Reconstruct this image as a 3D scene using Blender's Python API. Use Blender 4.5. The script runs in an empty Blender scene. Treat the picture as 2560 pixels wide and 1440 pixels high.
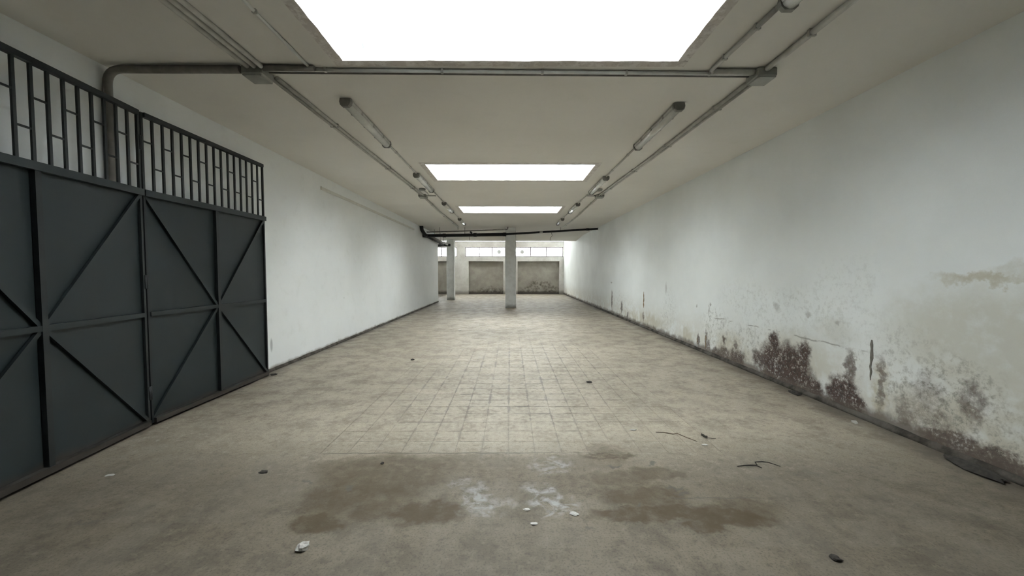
import bpy, math, random
from mathutils import Vector, Matrix, noise as mnoise

# ------------------------------------------------------------------ camera, sky, exposure
scene = bpy.context.scene
col = scene.collection
F_PX = 970.0
PITCH = math.atan(40 / F_PX)
YAW = math.atan(4 / F_PX)
cam = bpy.data.cameras.new('camera')
cam.sensor_fit = 'HORIZONTAL'; cam.sensor_width = 36.0
cam.lens = F_PX / 2560 * 36.0
cam.clip_start = 0.05; cam.clip_end = 200
cam_o = bpy.data.objects.new('camera', cam); col.objects.link(cam_o)
cam_o.location = (0, 0, 1.6)
cam_o.rotation_euler = (math.pi / 2 - PITCH, 0, -YAW)
scene.camera = cam_o

world = bpy.data.worlds.new('overcast_sky'); scene.world = world
world.use_nodes = True
bg = world.node_tree.nodes['Background']
wt = world.node_tree                        # bright overcast sky, a little brighter overhead
_g = wt.nodes.new('ShaderNodeTexCoord'); _s = wt.nodes.new('ShaderNodeSeparateXYZ')
wt.links.new(_g.outputs['Generated'], _s.inputs[0])
_m = wt.nodes.new('ShaderNodeMapRange'); _m.clamp = True
_m.inputs[1].default_value = 0.0; _m.inputs[2].default_value = 1.0
_m.inputs[3].default_value = 4.6; _m.inputs[4].default_value = 5.6
wt.links.new(_s.outputs[2], _m.inputs[0]); wt.links.new(_m.outputs[0], bg.inputs[1])
bg.inputs[0].default_value = (0.955, 0.985, 1.0, 1)

vs = scene.view_settings
vs.view_transform = 'Standard'; vs.look = 'None'
vs.exposure = 2.12; vs.gamma = 1.0; vs.use_curve_mapping = False
scene.cycles.max_bounces = 10
scene.cycles.diffuse_bounces = 5
scene.cycles.glossy_bounces = 2
scene.cycles.transparent_max_bounces = 8
scene.cycles.sample_clamp_indirect = 8.0
scene.cycles.use_denoising = True
scene.cycles.use_adaptive_sampling = True
scene.cycles.adaptive_threshold = 0.4
scene.cycles.adaptive_min_samples = 24

def portal(name, loc, sx, sy, rot):
    L = bpy.data.lights.new(name, 'AREA'); L.shape = 'RECTANGLE'; L.size = sx; L.size_y = sy
    L.cycles.is_portal = True
    o = bpy.data.objects.new(name, L); col.objects.link(o)
    o.location = loc; o.rotation_euler = rot

# room measures (metres): x right, y away from the camera, z up
XL, XR = -3.86, 3.86
CEIL = 3.56
SOFF_Y0, SOFF_Y1, SOFF_Z = 20.5, 22.9, 3.42
YB, YF = -4.0, 28.0
ROOF2 = 4.3
XBAY = -8.0
SKY = [(2.48, 3.68), (7.16, 8.38), (11.72, 12.95)]
SKX = 1.55
SHAFT = 0.66
for i, (a, b) in enumerate(SKY):
    portal('sky_portal', (0, (a + b) / 2, CEIL + SHAFT - 0.03), SKX * 2, b - a, (0, 0, 0))
portal('sky_portal', (-2.0, YF - 0.03, 4.03), 11.6, 0.5, (-math.pi / 2, 0, 0))
portal('sky_portal', (-0.6, 26.8, ROOF2 - 0.02), 8.0, 0.3, (0, 0, 0))
for a, b in ((-6.9, -3.85), (-3.25, -0.35), (0.33, 3.80)):
    portal('sky_portal', ((a + b) / 2, YF - 0.03, 3.05), b - a, 0.7, (-math.pi / 2, 0, 0))

R = random.Random(7)

# ------------------------------------------------------------------ mesh helper
WLOC = {}

class MB:
    def __init__(s): s.v = []; s.f = []; s.sm = []
    def quadbox(s, p):                      # 8 corners: bottom ring 0-3, top ring 4-7
        b = len(s.v); s.v += [tuple(q) for q in p]
        for q in ((3, 2, 1, 0), (4, 5, 6, 7), (0, 1, 5, 4), (1, 2, 6, 5), (2, 3, 7, 6), (3, 0, 4, 7)):
            s.f.append(tuple(b + k for k in q)); s.sm.append(False)
        return s
    def box(s, x0, x1, y0, y1, z0, z1):
        return s.quadbox([(x0, y0, z0), (x1, y0, z0), (x1, y1, z0), (x0, y1, z0),
                          (x0, y0, z1), (x1, y0, z1), (x1, y1, z1), (x0, y1, z1)])
    def bevbox(s, x0, x1, y0, y1, z0, z1, b):   # box with chamfered vertical and top/bottom edges
        def ring(ins, z):
            return [(x0 + b, y0 + ins, z), (x1 - b, y0 + ins, z), (x1 - ins, y0 + b, z), (x1 - ins, y1 - b, z),
                    (x1 - b, y1 - ins, z), (x0 + b, y1 - ins, z), (x0 + ins, y1 - b, z), (x0 + ins, y0 + b, z)]
        def ringi(z):
            c = b * 1.6
            return [(x0 + c, y0 + b, z), (x1 - c, y0 + b, z), (x1 - b, y0 + c, z), (x1 - b, y1 - c, z),
                    (x1 - c, y1 - b, z), (x0 + c, y1 - b, z), (x0 + b, y1 - c, z), (x0 + b, y0 + c, z)]
        return s.loft([ringi(z0), ring(0, z0 + b), ring(0, z1 - b), ringi(z1)])
    def loft(s, rings, smooth=False, cap=True):
        n = len(rings[0]); b = len(s.v)
        for r in rings: s.v += [tuple(q) for q in r]
        for i in range(len(rings) - 1):
            for k in range(n):
                s.f.append((b + i * n + k, b + i * n + (k + 1) % n, b + (i + 1) * n + (k + 1) % n, b + (i + 1) * n + k)); s.sm.append(smooth)
        if cap:
            s.f.append(tuple(b + k for k in reversed(range(n)))); s.sm.append(False)
            m = b + (len(rings) - 1) * n
            s.f.append(tuple(m + k for k in range(n))); s.sm.append(False)
        return s
    def tube(s, path, r, n=10, smooth=True):
        P = [Vector(p) for p in path]
        rr = r if isinstance(r, (list, tuple)) else [r] * len(P)
        rings = []
        up = None
        for i, p in enumerate(P):
            t = (P[min(i + 1, len(P) - 1)] - P[max(i - 1, 0)]).normalized()
            if up is None:
                up = Vector((0, 0, 1)) if abs(t.z) < 0.9 else Vector((1, 0, 0))
            a = t.cross(up).normalized(); bb = a.cross(t).normalized(); up = bb
            rings.append([p + (a * math.cos(2 * math.pi * k / n) + bb * math.sin(2 * math.pi * k / n)) * rr[i] for k in range(n)])
        return s.loft(rings, smooth)
    def build(s, name, mat, parent=None, data=None):
        xs = [p[0] for p in s.v]; ys = [p[1] for p in s.v]; zs = [p[2] for p in s.v]
        o = Vector(((min(xs) + max(xs)) / 2, (min(ys) + max(ys)) / 2, min(zs)))
        me = bpy.data.meshes.new(name)
        me.from_pydata([tuple(Vector(p) - o) for p in s.v], [], s.f)
        me.polygons.foreach_set('use_smooth', s.sm)
        me.materials.append(mat); me.validate(); me.update()
        ob = bpy.data.objects.new(name, me); col.objects.link(ob)
        ob.location = o
        WLOC[ob.name] = o
        if parent is not None: adopt(ob, parent)
        return ob

def adopt(ob, parent):
    ob.parent = parent
    ob.location = WLOC[ob.name] - WLOC[parent.name]

def tag(o, label=None, cat=None, group=None, kind=None):
    if label: o['label'] = label
    if cat: o['category'] = cat
    if group: o['group'] = group
    if kind: o['kind'] = kind
    return o

def empty(name, loc):
    o = bpy.data.objects.new(name, None); col.objects.link(o)
    o.location = loc; o.empty_display_size = 0.1
    WLOC[o.name] = Vector(loc)
    return o

def copy_tree(o, parent=None):
    c = o.copy(); col.objects.link(c); c.parent = parent
    for ch in o.children: copy_tree(ch, c)
    return c

def arc(p0, corner, p1, r, n=6):            # rounded corner points
    c = Vector(corner); a = (Vector(p0) - c).normalized(); b = (Vector(p1) - c).normalized()
    out = []
    for i in range(n + 1):
        t = i / n
        out.append(c + a * r * (1 - t) ** 2 + b * r * t ** 2)
    return out

# ------------------------------------------------------------------ material helper
class NT:
    def __init__(s, name):
        s.m = bpy.data.materials.new(name); s.m.use_nodes = True
        s.t = s.m.node_tree; s.b = s.t.nodes['Principled BSDF']
        s.pos = s.t.nodes.new('ShaderNodeNewGeometry').outputs['Position']
    def link(s, a, b): s.t.links.new(a, b)
    def set(s, sock, v):
        if hasattr(v, 'is_linked'): s.link(v, sock)
        else: sock.default_value = v
    def math(s, op, a, b=None, c=None, clamp=False):
        n = s.t.nodes.new('ShaderNodeMath'); n.operation = op; n.use_clamp = clamp
        s.set(n.inputs[0], a)
        if b is not None: s.set(n.inputs[1], b)
        if c is not None: s.set(n.inputs[2], c)
        return n.outputs[0]
    def vmath(s, op, a, b=None, c=None):
        n = s.t.nodes.new('ShaderNodeVectorMath'); n.operation = op
        s.set(n.inputs[0], a)
        if b is not None: s.set(n.inputs[1], b)
        if c is not None: s.set(n.inputs[2], c)
        return n.outputs['Value'] if op in ('LENGTH', 'DISTANCE', 'DOT_PRODUCT') else n.outputs[0]
    def noise(s, scale, detail=4, rough=0.55, vec=None, dist=0.0, color=False):
        n = s.t.nodes.new('ShaderNodeTexNoise')
        n.inputs['Scale'].default_value = scale; n.inputs['Detail'].default_value = detail
        n.inputs['Roughness'].default_value = rough; n.inputs['Distortion'].default_value = dist
        s.link(vec if vec is not None else s.pos, n.inputs['Vector'])
        return n.outputs['Color' if color else 'Fac']
    def ramp(s, v, a, b, lo=0.0, hi=1.0, smooth=True):
        n = s.t.nodes.new('ShaderNodeMapRange'); n.interpolation_type = 'SMOOTHSTEP' if smooth else 'LINEAR'
        n.clamp = True
        s.set(n.inputs[0], v); s.set(n.inputs[1], a); s.set(n.inputs[2], b); s.set(n.inputs[3], lo); s.set(n.inputs[4], hi)
        return n.outputs[0]
    def mix(s, fac, a, b):
        n = s.t.nodes.new('ShaderNodeMix'); n.data_type = 'RGBA'
        s.set(n.inputs[0], fac)
        for k, v in ((6, a), (7, b)):
            s.set(n.inputs[k], v if hasattr(v, 'is_linked') else (*v, 1))
        return n.outputs[2]
    def xyz(s, v=None):
        n = s.t.nodes.new('ShaderNodeSeparateXYZ'); s.link(v if v is not None else s.pos, n.inputs[0]); return n.outputs
    def comb(s, x=0.0, y=0.0, z=0.0):
        n = s.t.nodes.new('ShaderNodeCombineXYZ'); s.set(n.inputs[0], x); s.set(n.inputs[1], y); s.set(n.inputs[2], z); return n.outputs[0]
    def blobs(s, P, items, soft=0.35):
        """largest of soft ellipses (cx, cy, rx, ry[, strength]) in the plane vector P"""
        out = None
        for it in items:
            cx, cy, rx, ry = it[:4]; st = it[4] if len(it) > 4 else 1.0
            q = s.vmath('MULTIPLY_ADD', P, (1 / rx, 1 / ry, 0), (-cx / rx, -cy / ry, 0))
            m = s.ramp(s.vmath('LENGTH', q), 1 - soft, 1 + soft, st, 0.0)
            out = m if out is None else s.math('MAXIMUM', out, m)
        return out
    def bump(s, h, strength=0.2, dist=0.01):
        n = s.t.nodes.new('ShaderNodeBump'); n.inputs['Strength'].default_value = strength
        n.inputs['Distance'].default_value = dist
        s.link(h, n.inputs['Height']); s.link(n.outputs[0], s.b.inputs['Normal'])
    def done(s, color, rough=0.8, spec=0.5, metal=0.0):
        s.set(s.b.inputs['Base Color'], color if hasattr(color, 'is_linked') else (*color, 1))
        s.set(s.b.inputs['Roughness'], rough)
        s.b.inputs['Specular IOR Level'].default_value = spec
        s.b.inputs['Metallic'].default_value = metal
        return s.m

def simple(name, c, rough=0.6, var=0.12, scale=6, spec=0.5, metal=0.0):
    t = NT(name); f = t.noise(scale, 5)
    lo = tuple(x * (1 - var) for x in c); hi = tuple(min(1, x * (1 + var)) for x in c)
    return t.done(t.mix(t.ramp(f, 0.3, 0.7), lo, hi), rough, spec, metal)

# ---- floor: worn cement tiles, stains with shapes of their own
TP = 0.237; TX0 = -0.02; TY0 = 3.37
def floor_material(name, base_shift=1.0, stains=True, joints=True):
    t = NT(name)
    X, Y, Z = t.xyz()
    warp = t.vmath('SCALE', t.vmath('SUBTRACT', t.noise(2.2, 3, 0.6, color=True), (0.5, 0.5, 0.5)))
    warp.node.inputs['Scale'].default_value = 0.55
    P = t.vmath('MULTIPLY', t.vmath('ADD', t.pos, warp), (1, 1, 0))
    warp2 = t.vmath('SCALE', t.vmath('SUBTRACT', t.noise(9, 3, 0.6, color=True), (0.5, 0.5, 0.5)))
    warp2.node.inputs['Scale'].default_value = 0.22
    P2 = t.vmath('MULTIPLY', t.vmath('ADD', t.pos, warp2), (1, 1, 0))
    n1 = t.noise(0.55, 3, 0.6); n2 = t.noise(3.1, 4, 0.66); n3 = t.noise(16, 4, 0.68); n4 = t.noise(75, 2, 0.6)
    c = t.mix(t.ramp(n1, 0.34, 0.66), (0.335, 0.292, 0.226), (0.43, 0.375, 0.293))
    c = t.mix(t.ramp(n2, 0.42, 0.66, 0, 0.72), c, (0.225, 0.195, 0.152))
    c = t.mix(t.ramp(n3, 0.5, 0.70, 0, 0.6), c, (0.48, 0.43, 0.352))
    c = t.mix(t.ramp(n3, 0.46, 0.32, 0, 0.6), c, (0.17, 0.147, 0.114))
    c = t.mix(t.ramp(n4, 0.50, 0.68, 0, 0.6), c, (0.15, 0.13, 0.10))
    # pale worn lane down the middle, with tiles scuffed bare
    lane = t.blobs(P, [(-0.1, 5.4, 1.5, 2.3), (0.5, 6.6, 1.5, 2.2), (0, 10, 2.3, 3.5, .5), (2.5, 5.4, .9, 1.6, .5)], 0.6)
    lane = t.math('MULTIPLY', lane, t.ramp(n3, 0.35, 0.62, 0.25, 1.0))
    c = t.mix(t.math('MULTIPLY', lane, 0.5), c, (0.47, 0.415, 0.335))
    near = t.ramp(t.math('ADD', Y, t.math('MULTIPLY', n2, 1.2)), 3.3, 4.6, 1, 0)  # foreground darkened: dirtier floor, plus light falloff towards the camera painted in
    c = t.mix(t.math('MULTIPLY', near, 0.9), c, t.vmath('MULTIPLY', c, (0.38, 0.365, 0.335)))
    # tile to tile variation
    wn = t.t.nodes.new('ShaderNodeTexWhiteNoise'); wn.noise_dimensions = '2D'
    ix = t.math('FLOOR', t.math('DIVIDE', t.math('SUBTRACT', X, TX0), TP))
    iy = t.math('FLOOR', t.math('DIVIDE', t.math('SUBTRACT', Y, TY0), TP))
    t.link(t.comb(ix, iy), wn.inputs['Vector'])
    c = t.mix(t.ramp(wn.outputs['Value'], 0, 1, 0, 0.16, False), c, (0.24, 0.222, 0.185))
    if joints:
        # grime collected in the joints
        def jd(v, o):
            fr = t.math('FRACT', t.math('DIVIDE', t.math('SUBTRACT', v, o), TP))
            return t.math('MINIMUM', fr, t.math('SUBTRACT', 1.0, fr))
        jn = t.noise(5.5, 4, 0.6)
        wv = t.ramp(jn, 0.38, 0.64, 0.012, 0.15)
        j = t.math('MAXIMUM', t.ramp(jd(X, TX0), 0.0, wv, 1, 0), t.ramp(jd(Y, TY0), 0.0, t.math('MULTIPLY', wv, 0.8), 1, 0))
        jm = t.blobs(P, [(-0.1, 5.3, 1.35, 1.9), (0.4, 6.8, 1.3, 2.3, .9), (1.5, 2.6, .5, .3, .4), (-0.8, 3.7, 1.0, .35, .8)], 0.55)
        j = t.math('MULTIPLY', t.math('MULTIPLY', j, jm), t.math('MULTIPLY', t.ramp(jn, 0.36, 0.55, 0.15, 0.85), t.ramp(t.noise(1.4, 2), 0.36, 0.56, 0.25, 1.0)))
        c = t.mix(j, c, (0.155, 0.143, 0.122))
    if stains:
        # brown damp stains
        brown = t.blobs(P2, [(-0.95, 3.05, .55, .30, .75), (-1.05, 2.72, .42, .28, .8), (-1.22, 2.42, .17, .10, .95),
                             (-0.58, 2.53, .28, .13, .95), (-1.38, 3.15, .25, .12, .5), (-0.35, 3.2, .5, .16, .6),
                             (0.95, 2.72, .33, .13, .85), (0.80, 2.48, .28, .08, 1), (1.15, 2.52, .36, .10, 1),
                             (1.40, 2.46, .32, .10, 1), (1.22, 2.36, .13, .06, 1), (1.60, 2.56, .22, .11, .6),
                             (1.15, 3.02, .22, .10, .7), (0.82, 2.95, .28, .10, .6), (0.85, 3.42, .16, .14, .55), (0.86, 3.30, .24, .06, .9),
                             (0.5, 3.2, .5, .14, .45), (0.0, 3.0, .6, .35, .4)], 0.28)
        bn = t.ramp(t.noise(7, 6, 0.65), 0.34, 0.54, 0.55, 1.0)
        c = t.mix(t.math('MULTIPLY', t.math('MULTIPLY', brown, bn), 0.93), c, (0.066, 0.047, 0.023))
        # lime bloom and broken white patches
        white = t.blobs(P2, [(-0.25, 2.70, .10, .13, .8), (-0.33, 2.88, .12, .07, .6), (-0.19, 2.53, .13, .06, .9),
                             (0.34, 3.15, .16, .12, .65), (0.22, 2.78, .12, .10, .85), (0.30, 2.62, .16, .10, 1), (0.24, 2.52, .08, .05, 1), (-0.05, 2.62, .10, .06, .4)], 0.45)
        wnz = t.ramp(t.noise(7, 4, 0.6, dist=0.8), 0.40, 0.62)
        c = t.mix(t.math('MULTIPLY', t.math('MULTIPLY', white, wnz), 0.6), c, (0.44, 0.452, 0.455))
        # pits and dark spots between the white patches
        pit = t.blobs(P2, [(0.28, 2.95, .34, .3), (-0.25, 2.8, .26, .26), (0.3, 2.55, .3, .14, .8), (0.1, 3.3, .5, .15, .6)], 0.5)
        pn = t.ramp(t.noise(22, 5, 0.7), 0.53, 0.63)
        c = t.mix(t.math('MULTIPLY', t.math('MULTIPLY', pit, pn), 0.8), c, (0.10, 0.082, 0.06))
        dark = t.blobs(P2, [(1.19, 3.18, .055, .035), (0.85, 3.12, .05, .02), (1.22, 2.80, .05, .02, .9), (1.24, 2.72, .03, .02), (0.89, 2.6, .018, .02),
                            (-1.17, 2.82, .03, .02, .9), (-1.55, 2.9, .05, .015, .8), (0.49, 2.36, .03, .02, .8), (2.35, 3.0, .12, .05, .4), (1.95, 2.95, .1, .04, .4),
                            (-2.7, 2.4, .08, .02, .6), (-2.9, 2.6, .05, .02, .6), (-1.9, 4.5, .3, .12, .4), (-2.6, 5.2, .5, .12, .4), (2.9, 4.5, .4, .15, .4),
                            (-2.4, 6.7, .3, .1, .4), (1.5, 6.2, .1, .06, .5), (1.15, 6.6, .08, .06, .5), (2.3, 8.2, .3, .1, .4)], 0.4)
        c = t.mix(t.math('MULTIPLY', dark, 0.8), c, (0.085, 0.078, 0.066))
        # straight cracked joints and the seam where the whole tiles stop
        wob = t.math('MULTIPLY', t.math('SUBTRACT', t.noise(6, 3), 0.5), 0.05)
        seam = t.math('MULTIPLY', t.ramp(t.math('ABSOLUTE', t.math('SUBTRACT', t.math('ADD', Y, wob), TY0)), 0.003, 0.012, 1, 0),
                      t.blobs(P, [(-0.75, 3.37, .9, .4), (0.5, 3.37, .5, .3, .6)], 0.15))
        s2 = t.math('MULTIPLY', t.ramp(t.math('ABSOLUTE', t.math('SUBTRACT', t.math('ADD', Y, wob), 2.68)), 0.002, 0.010, 1, 0),
                    t.blobs(P, [(1.45, 2.68, .32, .2)], 0.15))
        c = t.mix(t.math('MULTIPLY', t.math('MAXIMUM', seam, s2), 0.8), c, (0.09, 0.08, 0.065))
    # dirt swept against the walls
    wallside = t.math('MAXIMUM', t.ramp(t.math('ADD', X, t.math('MULTIPLY', n2, 0.35)), 3.62, 4.0), t.ramp(t.math('SUBTRACT', X, t.math('MULTIPLY', n2, 0.35)), -3.70, -4.0))
    c = t.mix(t.math('MULTIPLY', wallside, 0.75), c, (0.115, 0.098, 0.078))
    if base_shift != 1.0:
        c = t.mix(1.0 - base_shift, c, (0.12, 0.11, 0.09))
    rough = t.ramp(t.math('ADD', n2, t.math('MULTIPLY', lane, -0.12)), 0.25, 0.7, 0.46, 0.72)
    t.bump(t.math('ADD', t.math('MULTIPLY', n3, 0.6), n4), 0.25, 0.004)
    return t.done(c, rough, 0.45)
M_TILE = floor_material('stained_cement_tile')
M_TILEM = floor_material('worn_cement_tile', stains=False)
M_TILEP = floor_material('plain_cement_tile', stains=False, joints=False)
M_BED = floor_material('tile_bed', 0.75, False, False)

# ---- ceiling paint
def ceiling_material():
    t = NT('ceiling_paint')
    n1 = t.noise(0.5, 4); n2 = t.noise(4, 6, 0.6)
    c = t.mix(t.ramp(n1, 0.35, 0.65), (0.745, 0.725, 0.675), (0.795, 0.775, 0.725))
    c = t.mix(t.ramp(n2, 0.5, 0.75, 0, 0.25), c, (0.68, 0.665, 0.605))
    t.bump(t.noise(40, 3), 0.08, 0.004)
    return t.done(c, 0.85, 0.3)
M_CEIL = ceiling_material()

def reveal_material():                      # chipped plaster rim round each skylight opening
    t = NT('chipped_plaster_rim')
    n = t.noise(9, 6, 0.7); n2 = t.noise(30, 4, 0.6)
    c = t.mix(t.ramp(n, 0.46, 0.58), (0.62, 0.58, 0.545), (0.76, 0.73, 0.70))
    c = t.mix(t.ramp(n2, 0.55, 0.7, 0, 0.6), c, (0.46, 0.41, 0.37))
    t.bump(n, 0.4, 0.01)
    return t.done(c, 0.9, 0.2)
M_RIM = reveal_material()

def shaft_material():
    t = NT('shaft_white_paint')
    X, Y, Z = t.xyz()
    n = t.noise(1.2, 4); n2 = t.noise(7, 6, 0.65)
    c = t.mix(t.ramp(n, 0.35, 0.65), (0.42, 0.45, 0.465), (0.47, 0.50, 0.515))
    edge = t.ramp(t.math('ADD', Z, t.math('MULTIPLY', n2, 0.10)), 4.04, 4.12)
    c = t.mix(t.math('MULTIPLY', edge, t.ramp(n2, 0.42, 0.62, 0.2, 0.8)), c, (0.27, 0.285, 0.295))
    P = t.comb(X, Z)
    w = t.vmath('SCALE', t.vmath('SUBTRACT', t.noise(30, 3, color=True), (0.5, 0.5, 0.5))); w.node.inputs['Scale'].default_value = 0.05
    Pw = t.vmath('MULTIPLY', t.vmath('ADD', P, w), (1, 1, 0))
    sm = t.blobs(Pw, [(-1.48, 3.84, .025, .035, .5), (-1.10, 3.84, .03, .03, .6), (-1.30, 3.75, .012, .025), (-1.37, 3.70, .015, .012),
                      (-1.36, 3.68, .02, .01), (-1.25, 3.69, .012, .015, .7), (-1.31, 3.66, .01, .01, .6),
                      (1.08, 4.02, .006, .05, .7), (1.17, 4.0, .006, .06, .8), (1.20, 3.98, .006, .07, .7), (1.28, 4.03, .008, .03, .8), (1.40, 4.02, .006, .05, .6)], 0.5)
    c = t.mix(t.math('MULTIPLY', sm, 0.75), c, (0.10, 0.105, 0.11))
    return t.done(c, 0.8, 0.3)
M_SHAFT = shaft_material()

# ---- walls
def wall_left_material():
    t = NT('left_wall_paint')
    X, Y, Z = t.xyz()
    n1 = t.noise(0.7, 4); n2 = t.noise(5, 6, 0.6)
    c = t.mix(t.ramp(n1, 0.35, 0.65), (0.825, 0.845, 0.84), (0.865, 0.885, 0.88))
    c = t.mix(t.ramp(n2, 0.52, 0.75, 0, 0.15), c, (0.60, 0.60, 0.57))
    base = t.ramp(t.math('SUBTRACT', Z, t.math('MULTIPLY', n2, 0.10)), -0.02, 0.05, 1, 0)
    c = t.mix(t.math('MULTIPLY', base, 0.8), c, (0.20, 0.165, 0.135))
    P = t.comb(Y, Z)
    m = t.blobs(P, [(6.24, 0.42, .03, .10, .8), (9.0, 1.0, .03, .02, .3)], 0.4)
    c = t.mix(m, c, (0.42, 0.43, 0.43))
    t.bump(t.noise(25, 4), 0.06, 0.005)
    return t.done(c, 0.8, 0.35)
M_WL = wall_left_material()

def wall_right_material(name, level):
    t = NT(name)
    X, Y, Z = t.xyz()
    P0 = t.comb(Y, Z)
    def warped(sc, amp, det=5):
        w = t.vmath('SCALE', t.vmath('SUBTRACT', t.noise(sc, det, 0.65, vec=P0, color=True), (0.5, 0.5, 0.5)))
        w.node.inputs['Scale'].default_value = amp
        return t.vmath('MULTIPLY', t.vmath('ADD', P0, w), (1, 1, 0))
    pick = lambda L: [q for q in L if (q[0] < 9.2) == (level == 2)] or [L[0]]
    n1 = t.noise(0.8, 4); n3 = t.noise(18, 5, 0.7)
    c = t.mix(t.ramp(n1, 0.35, 0.65), (0.80, 0.828, 0.82), (0.85, 0.88, 0.872))
    if level > 0:
        P1 = warped(2.0, 0.7, 4); P2 = warped(7, 0.28, 4); P3 = warped(14, 0.10, 3)
        n2 = t.noise(4.5, 5, 0.62); n4 = t.noise(38, 4, 0.7)
        # rising damp: yellowed lime and grey bloom in the lower metre
        damp = t.ramp(t.math('ADD', Z, t.math('MULTIPLY', n2, 0.9)), 0.75, 1.45, 1, 0)
        c = t.mix(t.math('MULTIPLY', damp, t.ramp(n2, 0.35, 0.6, 0.15, 0.55)), c, (0.60, 0.565, 0.48))
        yel = t.blobs(P2, pick([(3.05, 1.54, .42, .05, .8), (2.6, 1.6, .4, .08, .8), (3.6, 1.25, .3, .1, .35), (3.1, 1.0, .8, .45, .55), (2.7, .6, .5, .6, .5), (8.77, .2, .6, .2, .6),
                           (10.8, .2, 1.0, .25, .5), (12.5, .15, 1.2, .2, .45), (3.98, .35, .10, .28, .7), (6.7, .25, .5, .25, .5), (4.6, .9, .3, .15, .3),
                           (3.3, .25, .6, .3, .5), (5.2, .5, .6, .3, .4)]), 0.5)
        c = t.mix(t.math('MULTIPLY', yel, t.ramp(n2, 0.3, 0.55, 0.35, 0.8)), c, (0.42, 0.37, 0.23))
        grey = t.blobs(P1, pick([(5.6, 1.1, 1.4, .3, .28), (4.5, 1.2, .5, .5, .2), (3.4, .45, .45, .38, .9), (3.2, .6, .25, .25, .8), (4.35, .5, .12, .22, .8),
                            (6.2, .5, .5, .3, .6), (7.2, .5, .5, .35, .6), (3.75, .7, .4, .3, .5), (9.4, .6, .4, .6, .35), (13.5, .5, 1.2, .4, .3), (2.9, .2, .5, .2, .7)]), 0.5)
        gn = t.ramp(n3, 0.47, 0.66)
        c = t.mix(t.math('MULTIPLY', t.math('MULTIPLY', grey, gn), 0.8), c, (0.24, 0.235, 0.20))
        # mould
        mould = t.blobs(P2, pick([(5.62, .58, .11, .16), (5.62, .30, .30, .26), (5.30, .38, .30, .22), (5.05, .48, .12, .22), (5.12, .16, .30, .22), (5.5, .10, .4, .2),
                             (5.95, .26, .16, .14, .9), (4.86, .12, .14, .14), (4.50, .16, .16, .20), (4.35, .18, .13, .24), (4.25, .10, .10, .16),
                             (4.36, .52, .07, .18, .65), (6.55, .14, .22, .14, .9), (6.95, .12, .18, .14, .8), (7.2, .08, .25, .1, .8), (7.55, .16, .12, .14, .7),
                             (6.95, .37, .06, .06, .8), (6.58, .36, .06, .05, .7), (3.72, .22, .10, .14, .5), (3.55, .42, .14, .22, .3), (3.42, .22, .10, .16, .4), (3.18, .5, .10, .18, .5),
                             (3.3, .12, .3, .1, .8), (3.98, .45, .04, .26, .55), (2.9, .1, .4, .10, .8), (14.7, .55, .08, .32, .8), (13.4, .38, .10, .2, .8), (12.7, .15, .1, .15, .8),
                             (11.2, .3, .06, .12, .6), (7.9, .2, .04, .14, .8), (7.6, .25, .04, .2, .8)]), 0.4)
        mn = t.ramp(t.math('ADD', t.math('MULTIPLY', n3, 0.5), t.math('MULTIPLY', n4, 0.5)), 0.37, 0.51)
        mm = t.math('MULTIPLY', mould, t.math('MULTIPLY', mn, 0.93))
        halo = t.math('MULTIPLY', mould, 0.5)
        c = t.mix(halo, c, (0.24, 0.17, 0.13))
        c = t.mix(mm, c, t.mix(t.ramp(n4, 0.4, 0.6), (0.020, 0.0115, 0.0105), (0.078, 0.043, 0.034)))
        # single spots and scratches
        spots = t.blobs(P3, pick([(8.7, 1.22, .06, .05, .5), (6.02, 1.88, .05, .04, .5), (4.61, 2.71, .02, .03, .5), (4.38, 1.88, .05, .012, .5), (11.5, 1.72, .08, .05, .8), (14.8, 1.2, .1, .03, .7),
                             (9.6, 1.2, .05, .12, .4), (7.45, .98, .03, .03, .8), (7.5, .86, .02, .10, .5), (8.0, .9, .02, .03, .7), (5.6, 1.1, .05, .05, .4), (5.0, 1.05, .04, .04, .5), (4.55, 1.0, .03, .03, .5)]), 0.5)
        c = t.mix(t.math('MULTIPLY', spots, 0.8), c, (0.20, 0.185, 0.16))
        # lifted edge of the paint patch
        wob = t.math('MULTIPLY', t.math('SUBTRACT', t.noise(3, 4), 0.5), 0.10)
        lz = t.math('ADD', Z, wob)
        crack = t.math('MULTIPLY', t.ramp(t.math('ABSOLUTE', t.math('SUBTRACT', lz, 0.74)), 0.002, 0.014, 1, 0),
                       t.math('MULTIPLY', t.blobs(P0, [(5.9, .74, 1.75, .3)], 0.1), t.ramp(t.noise(3.5, 3), 0.46, 0.58, 0.0, 0.9)))
        c = t.mix(t.math('MULTIPLY', crack, 0.7), c, (0.22, 0.21, 0.185))
        base = t.ramp(t.math('SUBTRACT', Z, t.math('MULTIPLY', n2, 0.22)), -0.04, 0.06, 1, 0)
        c = t.mix(t.math('MULTIPLY', base, 0.8), c, (0.135, 0.105, 0.085))
    t.bump(t.math('ADD', n3, t.math('MULTIPLY', n1, 3.0)), 0.18, 0.008)
    return t.done(c, 0.82, 0.3)
M_WR = wall_right_material('mouldy_right_wall_paint', 2)
M_WR1 = wall_right_material('damp_right_wall_paint', 1)
M_WR0 = wall_right_material('right_wall_paint', 0)

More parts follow.
